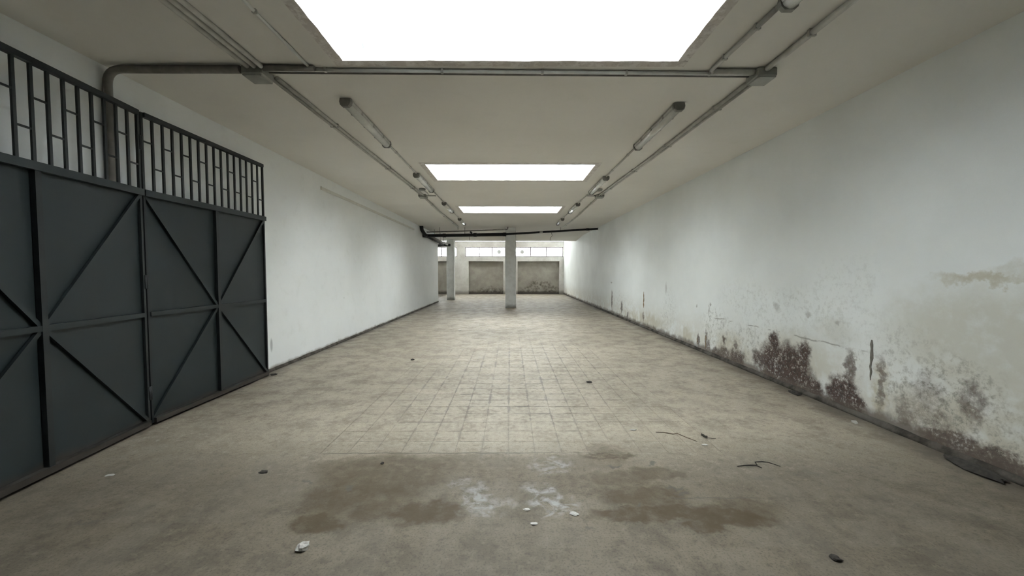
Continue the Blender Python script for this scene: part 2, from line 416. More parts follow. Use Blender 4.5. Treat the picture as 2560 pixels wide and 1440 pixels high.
def far_wall_material():
    t = NT('far_wall_paint')
    X, Y, Z = t.xyz()
    n = t.noise(1.2, 5, 0.6); n2 = t.noise(8, 5)
    c = t.mix(t.ramp(n, 0.35, 0.65), (0.55, 0.53, 0.50), (0.68, 0.665, 0.635))
    c = t.mix(t.ramp(n2, 0.52, 0.72, 0, 0.4), c, (0.45, 0.43, 0.41))
    base = t.ramp(t.math('SUBTRACT', Z, t.math('MULTIPLY', n, 0.3)), -0.05, 0.2, 1, 0)
    c = t.mix(t.math('MULTIPLY', base, 0.7), c, (0.17, 0.15, 0.12))
    return t.done(c, 0.85, 0.3)
M_WF = far_wall_material()

def recess_material():
    t = NT('bare_plaster_recess')
    X, Y, Z = t.xyz()
    n = t.noise(1.5, 5, 0.65); n2 = t.noise(5, 6, 0.65)
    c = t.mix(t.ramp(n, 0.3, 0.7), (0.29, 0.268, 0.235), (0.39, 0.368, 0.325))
    P = t.comb(X, Z)
    w = t.vmath('SCALE', t.vmath('SUBTRACT', t.noise(3, 4, color=True), (0.5, 0.5, 0.5))); w.node.inputs['Scale'].default_value = 0.6
    Pw = t.vmath('MULTIPLY', t.vmath('ADD', P, w), (1, 1, 0))
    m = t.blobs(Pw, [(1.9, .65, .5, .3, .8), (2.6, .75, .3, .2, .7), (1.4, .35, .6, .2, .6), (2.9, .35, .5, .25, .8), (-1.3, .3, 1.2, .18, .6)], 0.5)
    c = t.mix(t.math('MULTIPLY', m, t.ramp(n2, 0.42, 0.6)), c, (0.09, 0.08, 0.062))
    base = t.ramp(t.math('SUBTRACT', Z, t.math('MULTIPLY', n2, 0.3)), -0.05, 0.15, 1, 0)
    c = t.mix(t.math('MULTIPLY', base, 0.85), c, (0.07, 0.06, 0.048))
    return t.done(c, 0.9, 0.2)
M_REC = recess_material()

def pillar_material():
    t = NT('pillar_paint')
    X, Y, Z = t.xyz(); n = t.noise(3, 5, 0.6)
    c = t.mix(t.ramp(n, 0.4, 0.65), (0.82, 0.825, 0.81), (0.72, 0.72, 0.70))
    base = t.ramp(t.math('SUBTRACT', Z, t.math('MULTIPLY', n, 0.2)), -0.06, 0.12, 1, 0)
    c = t.mix(t.math('MULTIPLY', base, 0.8), c, (0.20, 0.19, 0.17))
    return t.done(c, 0.85, 0.3)
M_PILLAR = pillar_material()

def gate_material():
    t = NT('gate_slate_paint')
    n = t.noise(2.5, 5, 0.6); n2 = t.noise(35, 4)
    c = t.mix(t.ramp(n, 0.35, 0.65), (0.018, 0.0245, 0.0262), (0.023, 0.031, 0.033))
    c = t.mix(t.ramp(n2, 0.6, 0.75, 0, 0.3), c, (0.03, 0.03, 0.029))
    X, Y, Z = t.xyz()
    c = t.mix(t.ramp(t.math('SUBTRACT', Z, t.math('MULTIPLY', n, 0.16)), -0.03, 0.06, 0.55, 0), c, (0.06, 0.04, 0.028))
    return t.done(c, t.ramp(n, 0.3, 0.7, 0.42, 0.56), 0.4)
M_GATE = gate_material()
M_GFRAME = simple('gate_frame_paint', (0.013, 0.0165, 0.0178), 0.5, 0.15, 8)
def skirting(name):
    t = NT(name); n = t.noise(6, 6, 0.65); n2 = t.noise(1.3, 4)
    c = t.mix(t.ramp(n, 0.35, 0.65), (0.045, 0.039, 0.032), (0.12, 0.106, 0.09))
    c = t.mix(t.ramp(n2, 0.45, 0.65, 0, 0.6), c, (0.17, 0.158, 0.14))
    t.bump(n, 0.5, 0.01)
    return t.done(c, 0.9, 0.2)
M_SKIRT = skirting('dirty_cement_skirting')
M_COND = simple('conduit_grey_plastic', (0.50, 0.49, 0.45), 0.5, 0.12, 9)
M_CONDL = simple('conduit_pale_plastic', (0.58, 0.58, 0.545), 0.4, 0.08, 9)
M_CONDD = simple('conduit_dark_paint', (0.20, 0.185, 0.165), 0.6, 0.15, 9)
M_BOX = simple('junction_box_plastic', (0.33, 0.33, 0.30), 0.5, 0.1, 9)
M_CLIP = simple('clip_plastic', (0.40, 0.39, 0.355), 0.5, 0.1, 9)
M_LBODY = simple('lamp_body_grey', (0.52, 0.515, 0.48), 0.5, 0.1, 9)
M_LDIFF = simple('lamp_diffuser_acrylic', (0.66, 0.66, 0.62), 0.18, 0.06, 9)
M_LCAP = simple('lamp_cap_dark', (0.22, 0.21, 0.19), 0.55, 0.15, 9)
M_BLACK = simple('black_pipe_plastic', (0.012, 0.012, 0.014), 0.42, 0.2, 9)
M_TRUNK = simple('white_trunking_plastic', (0.66, 0.655, 0.61), 0.45, 0.05, 9)
M_FRAME = simple('window_frame_brown', (0.075, 0.055, 0.062), 0.5, 0.15, 9)
M_ALU = simple('rooflight_bar_alu', (0.55, 0.57, 0.58), 0.4, 0.06, 9, metal=0.6)
M_VENT = simple('vent_grey_plastic', (0.62, 0.63, 0.63), 0.5, 0.1, 9)
M_STONE = simple('chalky_stone', (0.40, 0.39, 0.36), 0.9, 0.15, 25)
M_WHITE = simple('white_plaster_bit', (0.52, 0.51, 0.48), 0.9, 0.08, 30)
M_DARKBIT = simple('dark_clod', (0.045, 0.040, 0.034), 0.9, 0.3, 30)
M_TWIG = simple('black_twig_bark', (0.018, 0.015, 0.013), 0.8, 0.3, 30)
M_TWIGB = simple('brown_twig_bark', (0.13, 0.09, 0.06), 0.8, 0.3, 30)
M_LEAF = simple('withered_leaf', (0.035, 0.030, 0.022), 0.7, 0.3, 30)
M_PLASTER = simple('bare_grey_plaster', (0.185, 0.175, 0.150), 0.95, 0.2, 20)
M_PLASTERB = simple('bare_brown_plaster', (0.24, 0.175, 0.10), 0.95, 0.3, 20)

def pane_material(name, clear, tint):
    t = NT(name)
    nt = t.t
    tr = nt.nodes.new('ShaderNodeBsdfTransparent'); tr.inputs[0].default_value = (*tint, 1)
    tl = nt.nodes.new('ShaderNodeBsdfTranslucent'); tl.inputs[0].default_value = (0.9, 0.92, 0.92, 1)
    gl = nt.nodes.new('ShaderNodeBsdfGlossy'); gl.inputs['Roughness'].default_value = 0.2
    m1 = nt.nodes.new('ShaderNodeMixShader'); m2 = nt.nodes.new('ShaderNodeMixShader')
    t.set(m1.inputs[0], t.ramp(t.noise(3, 5, 0.6), 0.3, 0.7, clear - 0.06, clear + 0.06))
    t.link(tl.outputs[0], m1.inputs[1]); t.link(tr.outputs[0], m1.inputs[2])
    m2.inputs[0].default_value = 0.04
    t.link(m1.outputs[0], m2.inputs[1]); t.link(gl.outputs[0], m2.inputs[2])
    out = [n for n in nt.nodes if n.type == 'OUTPUT_MATERIAL'][0]
    t.link(m2.outputs[0], out.inputs['Surface'])
    nt.nodes.remove(t.b)
    return t.m
M_SKYPANE = pane_material('rooflight_polycarbonate', 0.6, (0.97, 0.98, 0.98))
M_WINPANE = pane_material('dusty_window_glass', 0.7, (0.96, 0.97, 0.96))

# ------------------------------------------------------------------ structure
floor = MB().box(XL - .2, XR + .2, YB - .2, YF + .5, -0.2, -0.004).box(XBAY - .2, XL - .2, 20.55, YF + .5, -0.2, -0.004).build('floor', M_BED)
tag(floor, 'worn grey-beige cement tile floor with brown stains', kind='structure')

def tile_mesh(mb, x0, y0, g, dz, jit=0.0, b=0.0016):
    x1, y1 = x0 + TP - g, y0 + TP - g
    x0 += g; y0 += g
    z = [dz + R.uniform(-jit, jit) for _ in range(4)]
    base = len(mb.v)
    mb.v += [(x0, y0, -0.004), (x1, y0, -0.004), (x1, y1, -0.004), (x0, y1, -0.004),
             (x0, y0, z[0] - b), (x1, y0, z[1] - b), (x1, y1, z[2] - b), (x0, y1, z[3] - b),
             (x0 + b, y0 + b, z[0]), (x1 - b, y0 + b, z[1]), (x1 - b, y1 - b, z[2]), (x0 + b, y1 - b, z[3])]
    for a in (0, 4):
        for k in range(4):
            mb.f.append((base + a + k, base + a + (k + 1) % 4, base + a + 4 + (k + 1) % 4, base + a + 4 + k)); mb.sm.append(False)
    mb.f.append((base + 8, base + 9, base + 10, base + 11)); mb.sm.append(False)

protos = []
for k in range(6):
    mb = MB(); tile_mesh(mb, 0, 0, R.uniform(0.0010, 0.0022), 0.0, 0.0005)
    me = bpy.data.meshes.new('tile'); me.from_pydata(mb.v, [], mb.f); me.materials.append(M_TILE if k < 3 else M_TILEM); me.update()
    protos.append(me)
C0, C1, R0, R1 = -7, 8, 0, 20           # the 300 tiles that show largest one by one
n_t = 0
for iy in range(R0, R1):
    for ix in range(C0, C1):
        o = bpy.data.objects.new('tile', protos[R.randrange(3) + (0 if iy < 2 else 3)]); col.objects.link(o)
        o.location = (TX0 + ix * TP, TY0 + iy * TP, R.uniform(-0.0006, 0.0006))
        WLOC[o.name] = o.location.copy()
        adopt(o, floor)
mb = MB(); slot = []
for iy in range(int((YB - TY0) / TP) - 1, int((YF - TY0) / TP) + 2):
    y0 = TY0 + iy * TP
    xa = XBAY if y0 > 20.8 else XL
    for ix in range(int((xa - TX0) / TP) - 1, int((XR - TX0) / TP) + 1):
        if C0 <= ix < C1 and R0 <= iy < R1: continue
        x0 = TX0 + ix * TP
        tile_mesh(mb, x0, y0, 0.00012, 0.0, 0.00004, 0.0001)
        slot += [1 if (iy < 1 and -3.1 < x0 < 2.6) else 2 if (iy < 34 and -2.9 < x0 < 2.7) else 0] * 9
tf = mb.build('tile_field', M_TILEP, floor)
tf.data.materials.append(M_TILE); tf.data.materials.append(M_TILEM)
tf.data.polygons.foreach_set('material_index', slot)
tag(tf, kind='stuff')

# ceiling slab with three roof-light openings
W = 0.10                                     # shaft wall thickness
mb = MB()
ys = [YB - .2]
for a, b in SKY: ys += [a - W, b + W]
ys += [SOFF_Y0]
for k in range(0, len(ys), 2):
    mb.box(XL - .2, XR + .2, ys[k], ys[k + 1], CEIL, CEIL + .22)
for a, b in SKY:
    mb.box(XL - .2, -SKX - W, a - W, b + W, CEIL, CEIL + .22)
    mb.box(SKX + W, XR + .2, a - W, b + W, CEIL, CEIL + .22)
ceiling = mb.build('ceiling', M_CEIL)
tag(ceiling, 'grey-white plaster ceiling with three roof-light openings', kind='structure')
mb = MB()
xa = XBAY - .2
mb.quadbox([(xa, SOFF_Y0, CEIL), (XR + .2, SOFF_Y0, CEIL), (XR + .2, SOFF_Y1, SOFF_Z), (xa, SOFF_Y1, SOFF_Z),
            (xa, SOFF_Y0, CEIL + .22), (XR + .2, SOFF_Y0, CEIL + .22), (XR + .2, SOFF_Y1, ROOF2 + .2), (xa, SOFF_Y1, ROOF2 + .2)])
tag(mb.build('ceiling_soffit', M_CEIL), 'sloping ceiling soffit before the far end', kind='structure')
mb = MB()
for x0, x1, y0, y1 in ((xa, XR + .2, SOFF_Y1, 26.65), (xa, XR + .2, 26.95, YF + .35), (xa, -4.6, 26.65, 26.95), (3.4, XR + .2, 26.65, 26.95)):
    mb.box(x0, x1, y0, y1, ROOF2, ROOF2 + .2)
tag(mb.build('ceiling_far', M_CEIL), 'raised roof over the far end of the hall', kind='structure')

# skylights
for i, (a, b) in enumerate(SKY):
    z0, z1 = CEIL - 0.004, CEIL + SHAFT
    mb = MB()                                # frame on top of the shaft
    x0, x1 = -SKX - W, SKX + W
    mb.box(x0, x1, a - W, a, z1, z1 + .06).box(x0, x1, b, b + W, z1, z1 + .06)
    mb.box(x0, -SKX, a, b, z1, z1 + .06).box(SKX, x1, a, b, z1, z1 + .06)
    fr = mb.build('window_%d' % (i + 1), M_ALU)
    tag(fr, 'rectangular roof light in a white shaft, %s' % ('nearest to the camera', 'second from the camera', 'farthest of the three')[i], kind='structure')
    for q in ((x0, x1, a - W, a), (x0, x1, b, b + W), (x0, -SKX, a, b), (SKX, x1, a, b)):
        MB().box(*q, CEIL + .03, z1).build('shaft_wall', M_SHAFT, fr)
        # chipped plaster rim: ragged lower edge of the shaft
        lx = q[1] - q[0] > q[3] - q[2]
        n = 40 if lx else 18
        mb = MB(); rings = []
        for k in range(n + 1):
            u = k / n
            e = 0.012 * (mnoise.noise(Vector((u * n * 0.35, i * 9 + q[0] * 3, q[2]))) )
            e2 = 0.004 * mnoise.noise(Vector((u * n * 0.7, 5 + i, q[3] * 2)))
            if lx:
                y = q[0] + (q[1] - q[0]) * u
                inner = a if q[3] == a else b
                s = -1 if q[3] == a else 1
                ed = inner + s * (0.0 + abs(e)); out = inner + s * W
                ring = [(y, ed, z0 + e2), (y, out, z0 + e2), (y, out, CEIL + .03), (y, inner, CEIL + .03)]
            else:
                y = q[2] + (q[3] - q[2]) * u
                inner = -SKX if q[1] == -SKX else SKX
                s = -1 if q[1] == -SKX else 1
                ed = inner + s * abs(e); out = inner + s * W
                ring = [(ed, y, z0 + e2), (out, y, z0 + e2), (out, y, CEIL + .03), (inner, y, CEIL + .03)]
            if (lx and s > 0) or (not lx and s < 0): ring = ring[::-1]
            rings.append(ring)
        mb.loft(rings).build('plaster_rim', M_RIM, fr)
    nb = 4
    for k in range(nb):
        p0 = -SKX + k * 2 * SKX / nb; p1 = -SKX + (k + 1) * 2 * SKX / nb
        MB().box(p0, p1, a, b, z1 + .03, z1 + .036).build('glass_pane', M_SKYPANE, fr)
        if k: MB().box(p0 - .02, p0 + .02, a, b, z1, z1 + .05).build('glazing_bar', M_ALU, fr)

# walls
wl = MB().box(XL - .2, XL, YB - .2, 20.75, 0, CEIL + .22).build('wall_left', M_WL)
tag(wl, 'white painted left wall behind the gate', kind='structure')
wbay = MB().box(XBAY - .2, XL - .2, 20.55, 20.75, 0, CEIL + .1).box(XBAY - .2, XBAY, 20.75, YF + .35, 0, ROOF2).build('wall_bay', M_WL)
tag(wbay, 'white walls of the side bay beyond the left wall', kind='structure')
mb = MB().box(XR + .001, XR + .2, YB - .2, YF + .35, 0, ROOF2 + .2)
sl = [0] * 6
for y0, y1 in ((YB - .2, 2.0), (2.0, 8.6), (8.6, YF + .35)):
    for z0, z1 in ((0, 1.45), (1.45, 1.8), (1.8, ROOF2 + .2)):
        q = len(mb.v); mb.v += [(XR, y0, z0), (XR, y0, z1), (XR, y1, z1), (XR, y1, z0)]; mb.f.append((q, q + 1, q + 2, q + 3)); mb.sm.append(False)
        sl.append(2 if y0 == 2.0 and z0 < 1.8 else 1 if z0 == 0 else 0)
wr = mb.build('wall_right', M_WR0)
wr.data.materials.append(M_WR1); wr.data.materials.append(M_WR)
wr.data.polygons.foreach_set('material_index', sl)
tag(wr, 'white painted right wall with mould and peeling paint along its foot', kind='structure')
wb = MB().box(XL - .2, XR + .2, YB - .2, YB, 0, CEIL).build('wall_back', M_WL)
tag(wb, 'white painted wall behind the camera', kind='structure')

# paint lost down to bare plaster, irregular thin scabs on the right wall (outline in y, z)
def scab(pts, mat):
    mb = MB(); n = len(pts)
    cy = sum(p[0] for p in pts) / n
    A = [(XR + 0.001, y, z) for y, z in pts]
    B = [(XR - 0.003, y + (cy - y) * .06, z) for y, z in pts]
    mb.loft([A, B] if True else [B, A])
    mb.build('bare_patch', mat, wr)
def strip(yc, z0, z1, w, seed, mat):
    rr = random.Random(seed); L = []; Rr = []
    n = 9
    for k in range(n + 1):
        z = z0 + (z1 - z0) * k / n
        taper = min(1, (k + .4) / 2.2, (n - k + .6) / 1.6)
        L.append((yc - w * taper * rr.uniform(.2, 1), z)); Rr.append((yc + w * taper * rr.uniform(.25, .8), z))
    scab(L + Rr[::-1], mat)
strip(4.10, 0.44, 0.875, 0.026, 3, M_PLASTER)
strip(11.2, 0.56, 1.03, 0.055, 5, M_PLASTERB)
strip(14.72, 0.24, 0.88, 0.05, 8, M_PLASTER)
strip(13.4, 0.22, 0.5, 0.05, 9, M_PLASTER)
strip(7.60, 0.10, 0.34, 0.022, 11, M_PLASTERB)
strip(7.95, 0.10, 0.24, 0.03, 12, M_PLASTERB)

# skirtings: rough cement fillets
def skirt(name, label, X, s, y0, y1, h, d, seed):
    mb = MB(); rings = []
    n = int((y1 - y0) / 0.12)
    for k in range(n + 1):
        y = y0 + (y1 - y0) * k / n
        q = mnoise.noise(Vector((y * 1.7, seed, 0))) * .5 + mnoise.noise(Vector((y * 6, seed, 3))) * .35
        hh = h * (1 + .5 * q); dd = d * (1 + .6 * q)
        ring = [(X, y, -.002), (X + s * dd * 1.7, y, -.002), (X + s * dd * 1.1, y, hh * .55), (X + s * dd * .35, y, hh), (X, y, hh)]
        rings.append(ring if s < 0 else ring[::-1])
    o = mb.loft(rings, True).build(name, M_SKIRT)
    tag(o, label, kind='structure')
skirt('baseboard_right', 'dirty rough cement fillet at the foot of the right wall', XR, -1, YB, YF, 0.055, 0.022, 1)
skirt('baseboard_left', 'dirty rough cement fillet at the foot of the left wall', XL, 1, YB, 20.75, 0.045, 0.018, 2)

# far wall with recesses and windows
S0, S1 = YF, YF + .35
mb = MB()
for x0, x1 in ((XBAY, -6.6), (-4.4, -3.02), (-0.51, 0.52), (3.53, XR)): mb.box(x0, x1, S0, S1, 0, 2.37)
mb.box(XBAY, XR, S0, S1, 2.37, 2.70)
for x0, x1 in ((XBAY, -6.9), (-3.85, -3.25), (-0.35, 0.33), (3.80, XR)): mb.box(x0, x1, S0, S1, 2.70, 3.40)
mb.box(XBAY, XR, S0, S1, 3.40, 3.76)
wf = mb.build('wall_far', M_WF)
tag(wf, 'far end wall with deep recesses under a row of windows', kind='structure')
for x0, x1 in ((-6.6, -4.4), (-3.02, -0.51), (0.52, 3.53)):
    MB().box(x0, x1, S0 + .24, S1 - .002, 0, 2.37).build('recess_panel', M_REC, wf)
    MB().box(x0, x1, S0 + .02, S0 + .24, 0, .035).build('recess_step', M_REC, wf)

def window(idx, label, x0, x1, z0, z1, cuts, vents=()):
    t = .05
    mb = MB(); y0, y1 = S0 + .10, S0 + .15
    mb.box(x0, x1, y0, y1, z0, z0 + t).box(x0, x1, y0, y1, z1 - t, z1).box(x0, x0 + t, y0, y1, z0 + t, z1 - t).box(x1 - t, x1, y0, y1, z0 + t, z1 - t)
    w = mb.build('window_%d' % idx, M_FRAME)
    tag(w, label, kind='structure')
    e = [x0 + t] + list(cuts) + [x1 - t]
    for k in range(len(e) - 1):
        a = e[k] + (0.03 if k else 0); b = e[k + 1] - (0.03 if k < len(e) - 2 else 0)
        MB().box(a, b, y0 + .02, y0 + .026, z0 + t, z1 - t).build('glass_pane', M_WINPANE, w)
    for cc in cuts: MB().box(cc - .03, cc + .03, y0 - .005, y1, z0 + t, z1 - t).build('mullion', M_FRAME, w)
    for vx in vents:
        mb = MB(); n = 24
        rings = []
        for (r, yy) in ((.145, y0 + .019), (.145, y0 - .01), (.125, y0 - .025), (.10, y0 - .02)):
            rings.append([(vx + r * math.cos(2 * math.pi * k / n), yy, 3.05 + r * math.sin(2 * math.pi * k / n)) for k in range(n)])
        mb.loft(rings[::1], True)
        v = mb.build('round_vent', M_VENT, w)
        v['label'] = 'grey round ventilator in the glass'
    return w
window(4, 'strip window on the far wall, right of the centre pillar', 0.33, 3.80, 2.70, 3.40, (1.46, 2.59), (0.85,))
window(5, 'strip window on the far wall, left of the centre pillar', -3.25, -0.35, 2.70, 3.40, (-2.25, -1.31), (-0.82,))
window(6, 'strip window on the far wall behind the left pillar', -6.9, -3.85, 2.70, 3.40, (-5.95, -4.96))
window(7, 'narrow bright clerestory above the far wall', XBAY, XR, 3.76, 4.30, (-6, -4, -2, 0, 2))
mb = MB().box(-4.6, 3.4, 26.65, 26.68, ROOF2 + .2, ROOF2 + .24).box(-4.6, 3.4, 26.92, 26.95, ROOF2 + .2, ROOF2 + .24)
w8 = mb.build('window_8', M_ALU); tag(w8, 'long narrow roof light over the far end of the hall', kind='structure')
for k in range(4):
    MB().box(-4.6 + k * 2, -4.6 + (k + 1) * 2, 26.65, 26.95, ROOF2 + .205, ROOF2 + .211).build('glass_pane', M_SKYPANE, w8)
    if k: MB().box(-4.62 + k * 2, -4.58 + k * 2, 26.65, 26.95, ROOF2 + .18, ROOF2 + .204).build('glazing_bar', M_ALU, w8)

# pillars
def pillar(label, x0, x1, y0, y1, z1):
    rings = []
    for z, g in ((0, .006), (.05, 0), (z1 * .5, .003), (z1, 0)):
        b = .02
        X0, X1, Y0, Y1 = x0 - g, x1 + g, y0 - g, y1 + g
        rings.append([(X0 + b, Y0, z), (X1 - b, Y0, z), (X1, Y0 + b, z), (X1, Y1 - b, z), (X1 - b, Y1, z), (X0 + b, Y1, z), (X0, Y1 - b, z), (X0, Y0 + b, z)])
    tag(MB().loft(rings).build('pillar', M_PILLAR), label, 'pillar')
pillar('white square pillar standing in the middle of the hall before the far wall', -0.23, 0.25, 17.21, 17.69, CEIL)
pillar('slimmer greyish pillar at the left, beyond the end of the left wall', -3.64, -3.21, 22.16, 22.6, SOFF_Z + .02)

# ------------------------------------------------------------------ folding steel gate
gate = empty('folding_gate', (-3.70, 3.97, 0))
tag(gate, 'tall dark slate folding steel gate with barred top against the left wall', 'gate')
def leaf(A, B, seed):
    A = Vector((*A, 0)); B = Vector((*B, 0)); L = (B - A).length
    u = (B - A) / L; nrm = Vector((-u.y, u.x, 0))
    if nrm.x < 0: nrm = -nrm
    def W_(s, n, z): return A + u * s + nrm * n + Vector((0, 0, z))
    def bx(s0, s1, n0, n1, z0, z1):
        p = [W_(s0, n0, z0), W_(s1, n0, z0), W_(s1, n1, z0), W_(s0, n1, z0), W_(s0, n0, z1), W_(s1, n0, z1), W_(s1, n1, z1), W_(s0, n1, z1)]
        if (p[1] - p[0]).cross(p[3] - p[0]).z < 0: p = [p[k] for k in (3, 2, 1, 0, 7, 6, 5, 4)]
        return MB().quadbox(p)
    ZB, ZM, ZP, ZT = 0.03, 1.165, 2.40, 3.21
    # sheet steel, slightly buckled
    mb = MB(); nx, nz = 24, 28
    def bulge(s, z):
        e = min(s, L - s, abs(s - L / 2)) ; ez = min(z - ZB, ZP - z, abs(z - ZM))
        k = max(0, min(1, e / .2)) * max(0, min(1, ez / .2))
        return -0.006 + k * 0.009 * mnoise.noise(Vector((s * 1.3 + seed, z * 1.1, seed)))
    for side in (0, 1):
        for j in range(nz + 1):
            for i in range(nx + 1):
                s = L * i / nx; z = ZB + (ZP - ZB) * j / nz
                mb.v.append(tuple(W_(s, bulge(s, z) - side * .003, z)))
    o = (nx + 1) * (nz + 1)
    for j in range(nz):
        for i in range(nx):
            a = j * (nx + 1) + i
            mb.f.append((a, a + 1, a + nx + 2, a + nx + 1)); mb.sm.append(True)
            mb.f.append((o + a, o + a + nx + 1, o + a + nx + 2, o + a + 1)); mb.sm.append(True)
    sheet = mb.build('gate_leaf', M_GATE, gate)
    T = .024
    bx(0, T, 0, T, ZB, ZT).build('stile', M_GFRAME, sheet)
    bx(L - T, L, 0, T, ZB, ZT).build('stile', M_GFRAME, sheet)
    bx(L / 2 - .022, L / 2 + .022, 0, .038, ZB + .05, ZP - .03).build('middle_stile', M_GFRAME, sheet)
    for z0, z1, d in ((ZB, ZB + .05, .05), (ZM - .022, ZM + .022, .036), (ZP - .03, ZP + .035, .05), (ZT - .045, ZT, .045)):
        bx(0 if d == .05 and z0 > 1 else T, L if d == .05 and z0 > 1 else L - T, 0, d, z0, z1).build('rail', M_GFRAME if z0 > 3 else M_GATE, sheet)
    # diagonal angle-iron braces, an X over the whole leaf
    def brace(s0, z0, s1, z1):
        d = Vector((s1 - s0, z1 - z0)).normalized(); q = Vector((-d.y, d.x)) * .016
        c = [(s0 + q.x, z0 + q.y), (s0 - q.x, z0 - q.y), (s1 - q.x, z1 - q.y), (s1 + q.x, z1 + q.y)]
        MB().quadbox([W_(a, .0, b) for a, b in c] + [W_(a, .026, b) for a, b in c]).build('brace', M_GATE, sheet)
    lo, hi, m0, m1 = ZB + .05, ZP - .03, ZM - .022, ZM + .022
    brace(T, hi, L / 2 - .022, m1); brace(L - T, hi, L / 2 + .022, m1)
    brace(T, lo, L / 2 - .022, m0); brace(L - T, lo, L / 2 + .022, m0)
    nb = 16
    zb, zt = ZP + .035, ZT - .045
    for k in range(1, nb):
        s = T / 2 + (L - T) * k / nb
        bx(s - .0115, s + .0115, .006, .023, zb, zt).build('bar', M_GFRAME, sheet)
    for k in range(nb):
        s0 = T / 2 + (L - T) * k / nb + (.0115 if k else T / 2); s1 = T / 2 + (L - T) * (k + 1) / nb - (.0115 if k < nb - 1 else T / 2)
        z = zb + (zt - zb) * (.67 if k % 2 else .33) + R.uniform(-.006, .006)
        bx(s0, s1, .010, .021, z - .0075, z + .0075).build('spacer', M_GFRAME, sheet)
    for z in (.35, 1.5, 2.9):
        p = W_(0 if seed > 1 else L, .022, z)
        MB().tube([p - Vector((0, 0, .07)), p + Vector((0, 0, .07))], .012, 8).build('hinge', M_GFRAME, sheet)
    return sheet
leaf((-3.74, 5.92), (-3.74, 3.98), 1)
leaf((-3.738, 3.96), (-3.52, 2.03), 2)
MB().box(-3.80, -3.735, 5.925, 5.96, 0, .10).build('floor_stop', M_GFRAME, gate)

# ------------------------------------------------------------------ conduits, boxes and lamps on the ceiling
ZC = CEIL
def conduit(label, path, r, mat, clips=1.1, group=None, name='conduit', clipmat=None):
    P = [Vector(p) for p in path]
    root = MB().tube(P, r, 10).build(name, mat)
    tag(root, label, 'conduit', group)
    if clips:
        for a, b in zip(P[:-1], P[1:]):
            d = b - a; L = d.length
            if L < .5 or abs(d.z) > .6 * L: continue
            t = d / L; sd = t.cross(Vector((0, 0, 1))).normalized()
            k = int(L / clips)
            for j in range(k):
                p = a + d * ((j + .5) / k)
                w, h, l = r * 1.12, r * 1.05, .012
                c = []
                for z in (p.z - h, ZC):
                    c += [p - t * l - sd * w, p + t * l - sd * w, p + t * l + sd * w, p - t * l + sd * w]
                    for q in c[-4:]: q.z = z
                MB().quadbox(c).build('clip', clipmat or M_CLIP, root)
    return root
zr = lambda r: ZC - r - .004
# three pipes running side by side towards the viewer
for x, w in ((-2.475, 'leftmost'), (-2.41, 'middle'), (-2.345, 'rightmost')):
    conduit('grey ceiling conduit, %s of the three side by side at top left' % w, [(x, YB + .02, zr(.022)), (x, 3.74, zr(.022))], .022, M_COND, 1.6, 'three parallel conduits at top left')
conduit('thin pale conduit on the ceiling left of the nearest roof light', [(-1.91, YB + .02, zr(.013)), (-1.91, 3.76, zr(.013))], .013, M_CONDL, 1.3)
conduit('grey conduit on the ceiling right of the nearest roof light', [(1.96, 2.92, zr(.020)), (1.93, 3.80, zr(.020))], .020, M_COND, .42)
conduit('grey conduit along the ceiling above the right wall, nearest stretch', [(2.40, YB + .02, zr(.026)), (2.44, 3.76, zr(.026))], .026, M_COND, 1.0)
# riser on the left wall that bends along the ceiling
zq = ZC - .042
pth = [Vector((XL + .042, 3.77, .05))] + arc((XL + .042, 3.77, 0), (XL + .042, 3.77, zq), (0, 3.77, zq), .14) + [Vector((-2.56, 3.77, zq))]
conduit('thick brown-grey pipe climbing the left wall behind the gate and bending along the ceiling', pth, .036, M_CONDD, 0, name='riser_pipe')
conduit('pale conduit crossing the ceiling beside the nearest roof light', [(-2.34, 3.815, zr(.017)), (-.1, 3.845, zr(.017)), (2.36, 3.875, zr(.017))], .017, M_CONDL, .8)
conduit('dark tube standing in for the shadow behind the pale cross conduit', [(-2.34, 3.862, zr(.015)), (2.36, 3.92, zr(.015))], .015, M_CONDD, 0)  # added tube, paints the shadow strip along the single pale conduit
conduit('short thick brown-grey sleeve right of the left junction box', [(-2.34, 3.765, zr(.026)), (-1.86, 3.77, zr(.026))], .026, M_CONDD, 0)
conduit('short thick olive-grey sleeve left of the right junction box', [(1.95, 3.815, zr(.026)), (2.36, 3.825, zr(.026))], .026, M_COND, 0)
# long twin runs on both sides
for s, nm, pts in ((-1, 'left', [(-2.36, 3.97), (-2.30, 6.5), (-2.22, 9.84)]), (1, 'right', [(2.46, 3.99), (2.40, 6.7), (2.27, 9.84)])):
    for dx, w in ((-.027, 'left'), (.027, 'right')):
        conduit('long grey conduit on the %s half of the ceiling, %s tube of the pair' % (nm, w), [(x + dx, y, zr(.021)) for x, y in pts], .021, M_COND, 1.3, 'twin conduits on the %s' % nm)
conduit('single grey conduit from the small left box to the black drainpipe', [(-2.22, 10.08, zr(.028)), (-2.28, 12.4, zr(.028)), (-2.25, 16.4, zr(.028)), (-2.25, 16.72, zr(.028)), (-2.25, 16.78, 3.42)], .028, M_COND, 1.5)
conduit('single grey conduit from the small right box towards the black drainpipe', [(2.27, 10.08, zr(.024)), (2.33, 13.8, zr(.024)), (2.29, 16.9, zr(.024))], .024, M_COND, 1.5)
conduit('short cross conduit from the small left box to the left lamp row', [(-2.12, 9.98, zr(.018)), (-1.9, 9.98, zr(.018))], .018, M_COND, 0)
conduit('short cross conduit from the small right box to the right lamp row', [(2.17, 9.98, zr(.018)), (1.93, 9.98, zr(.018))], .018, M_COND, 0)
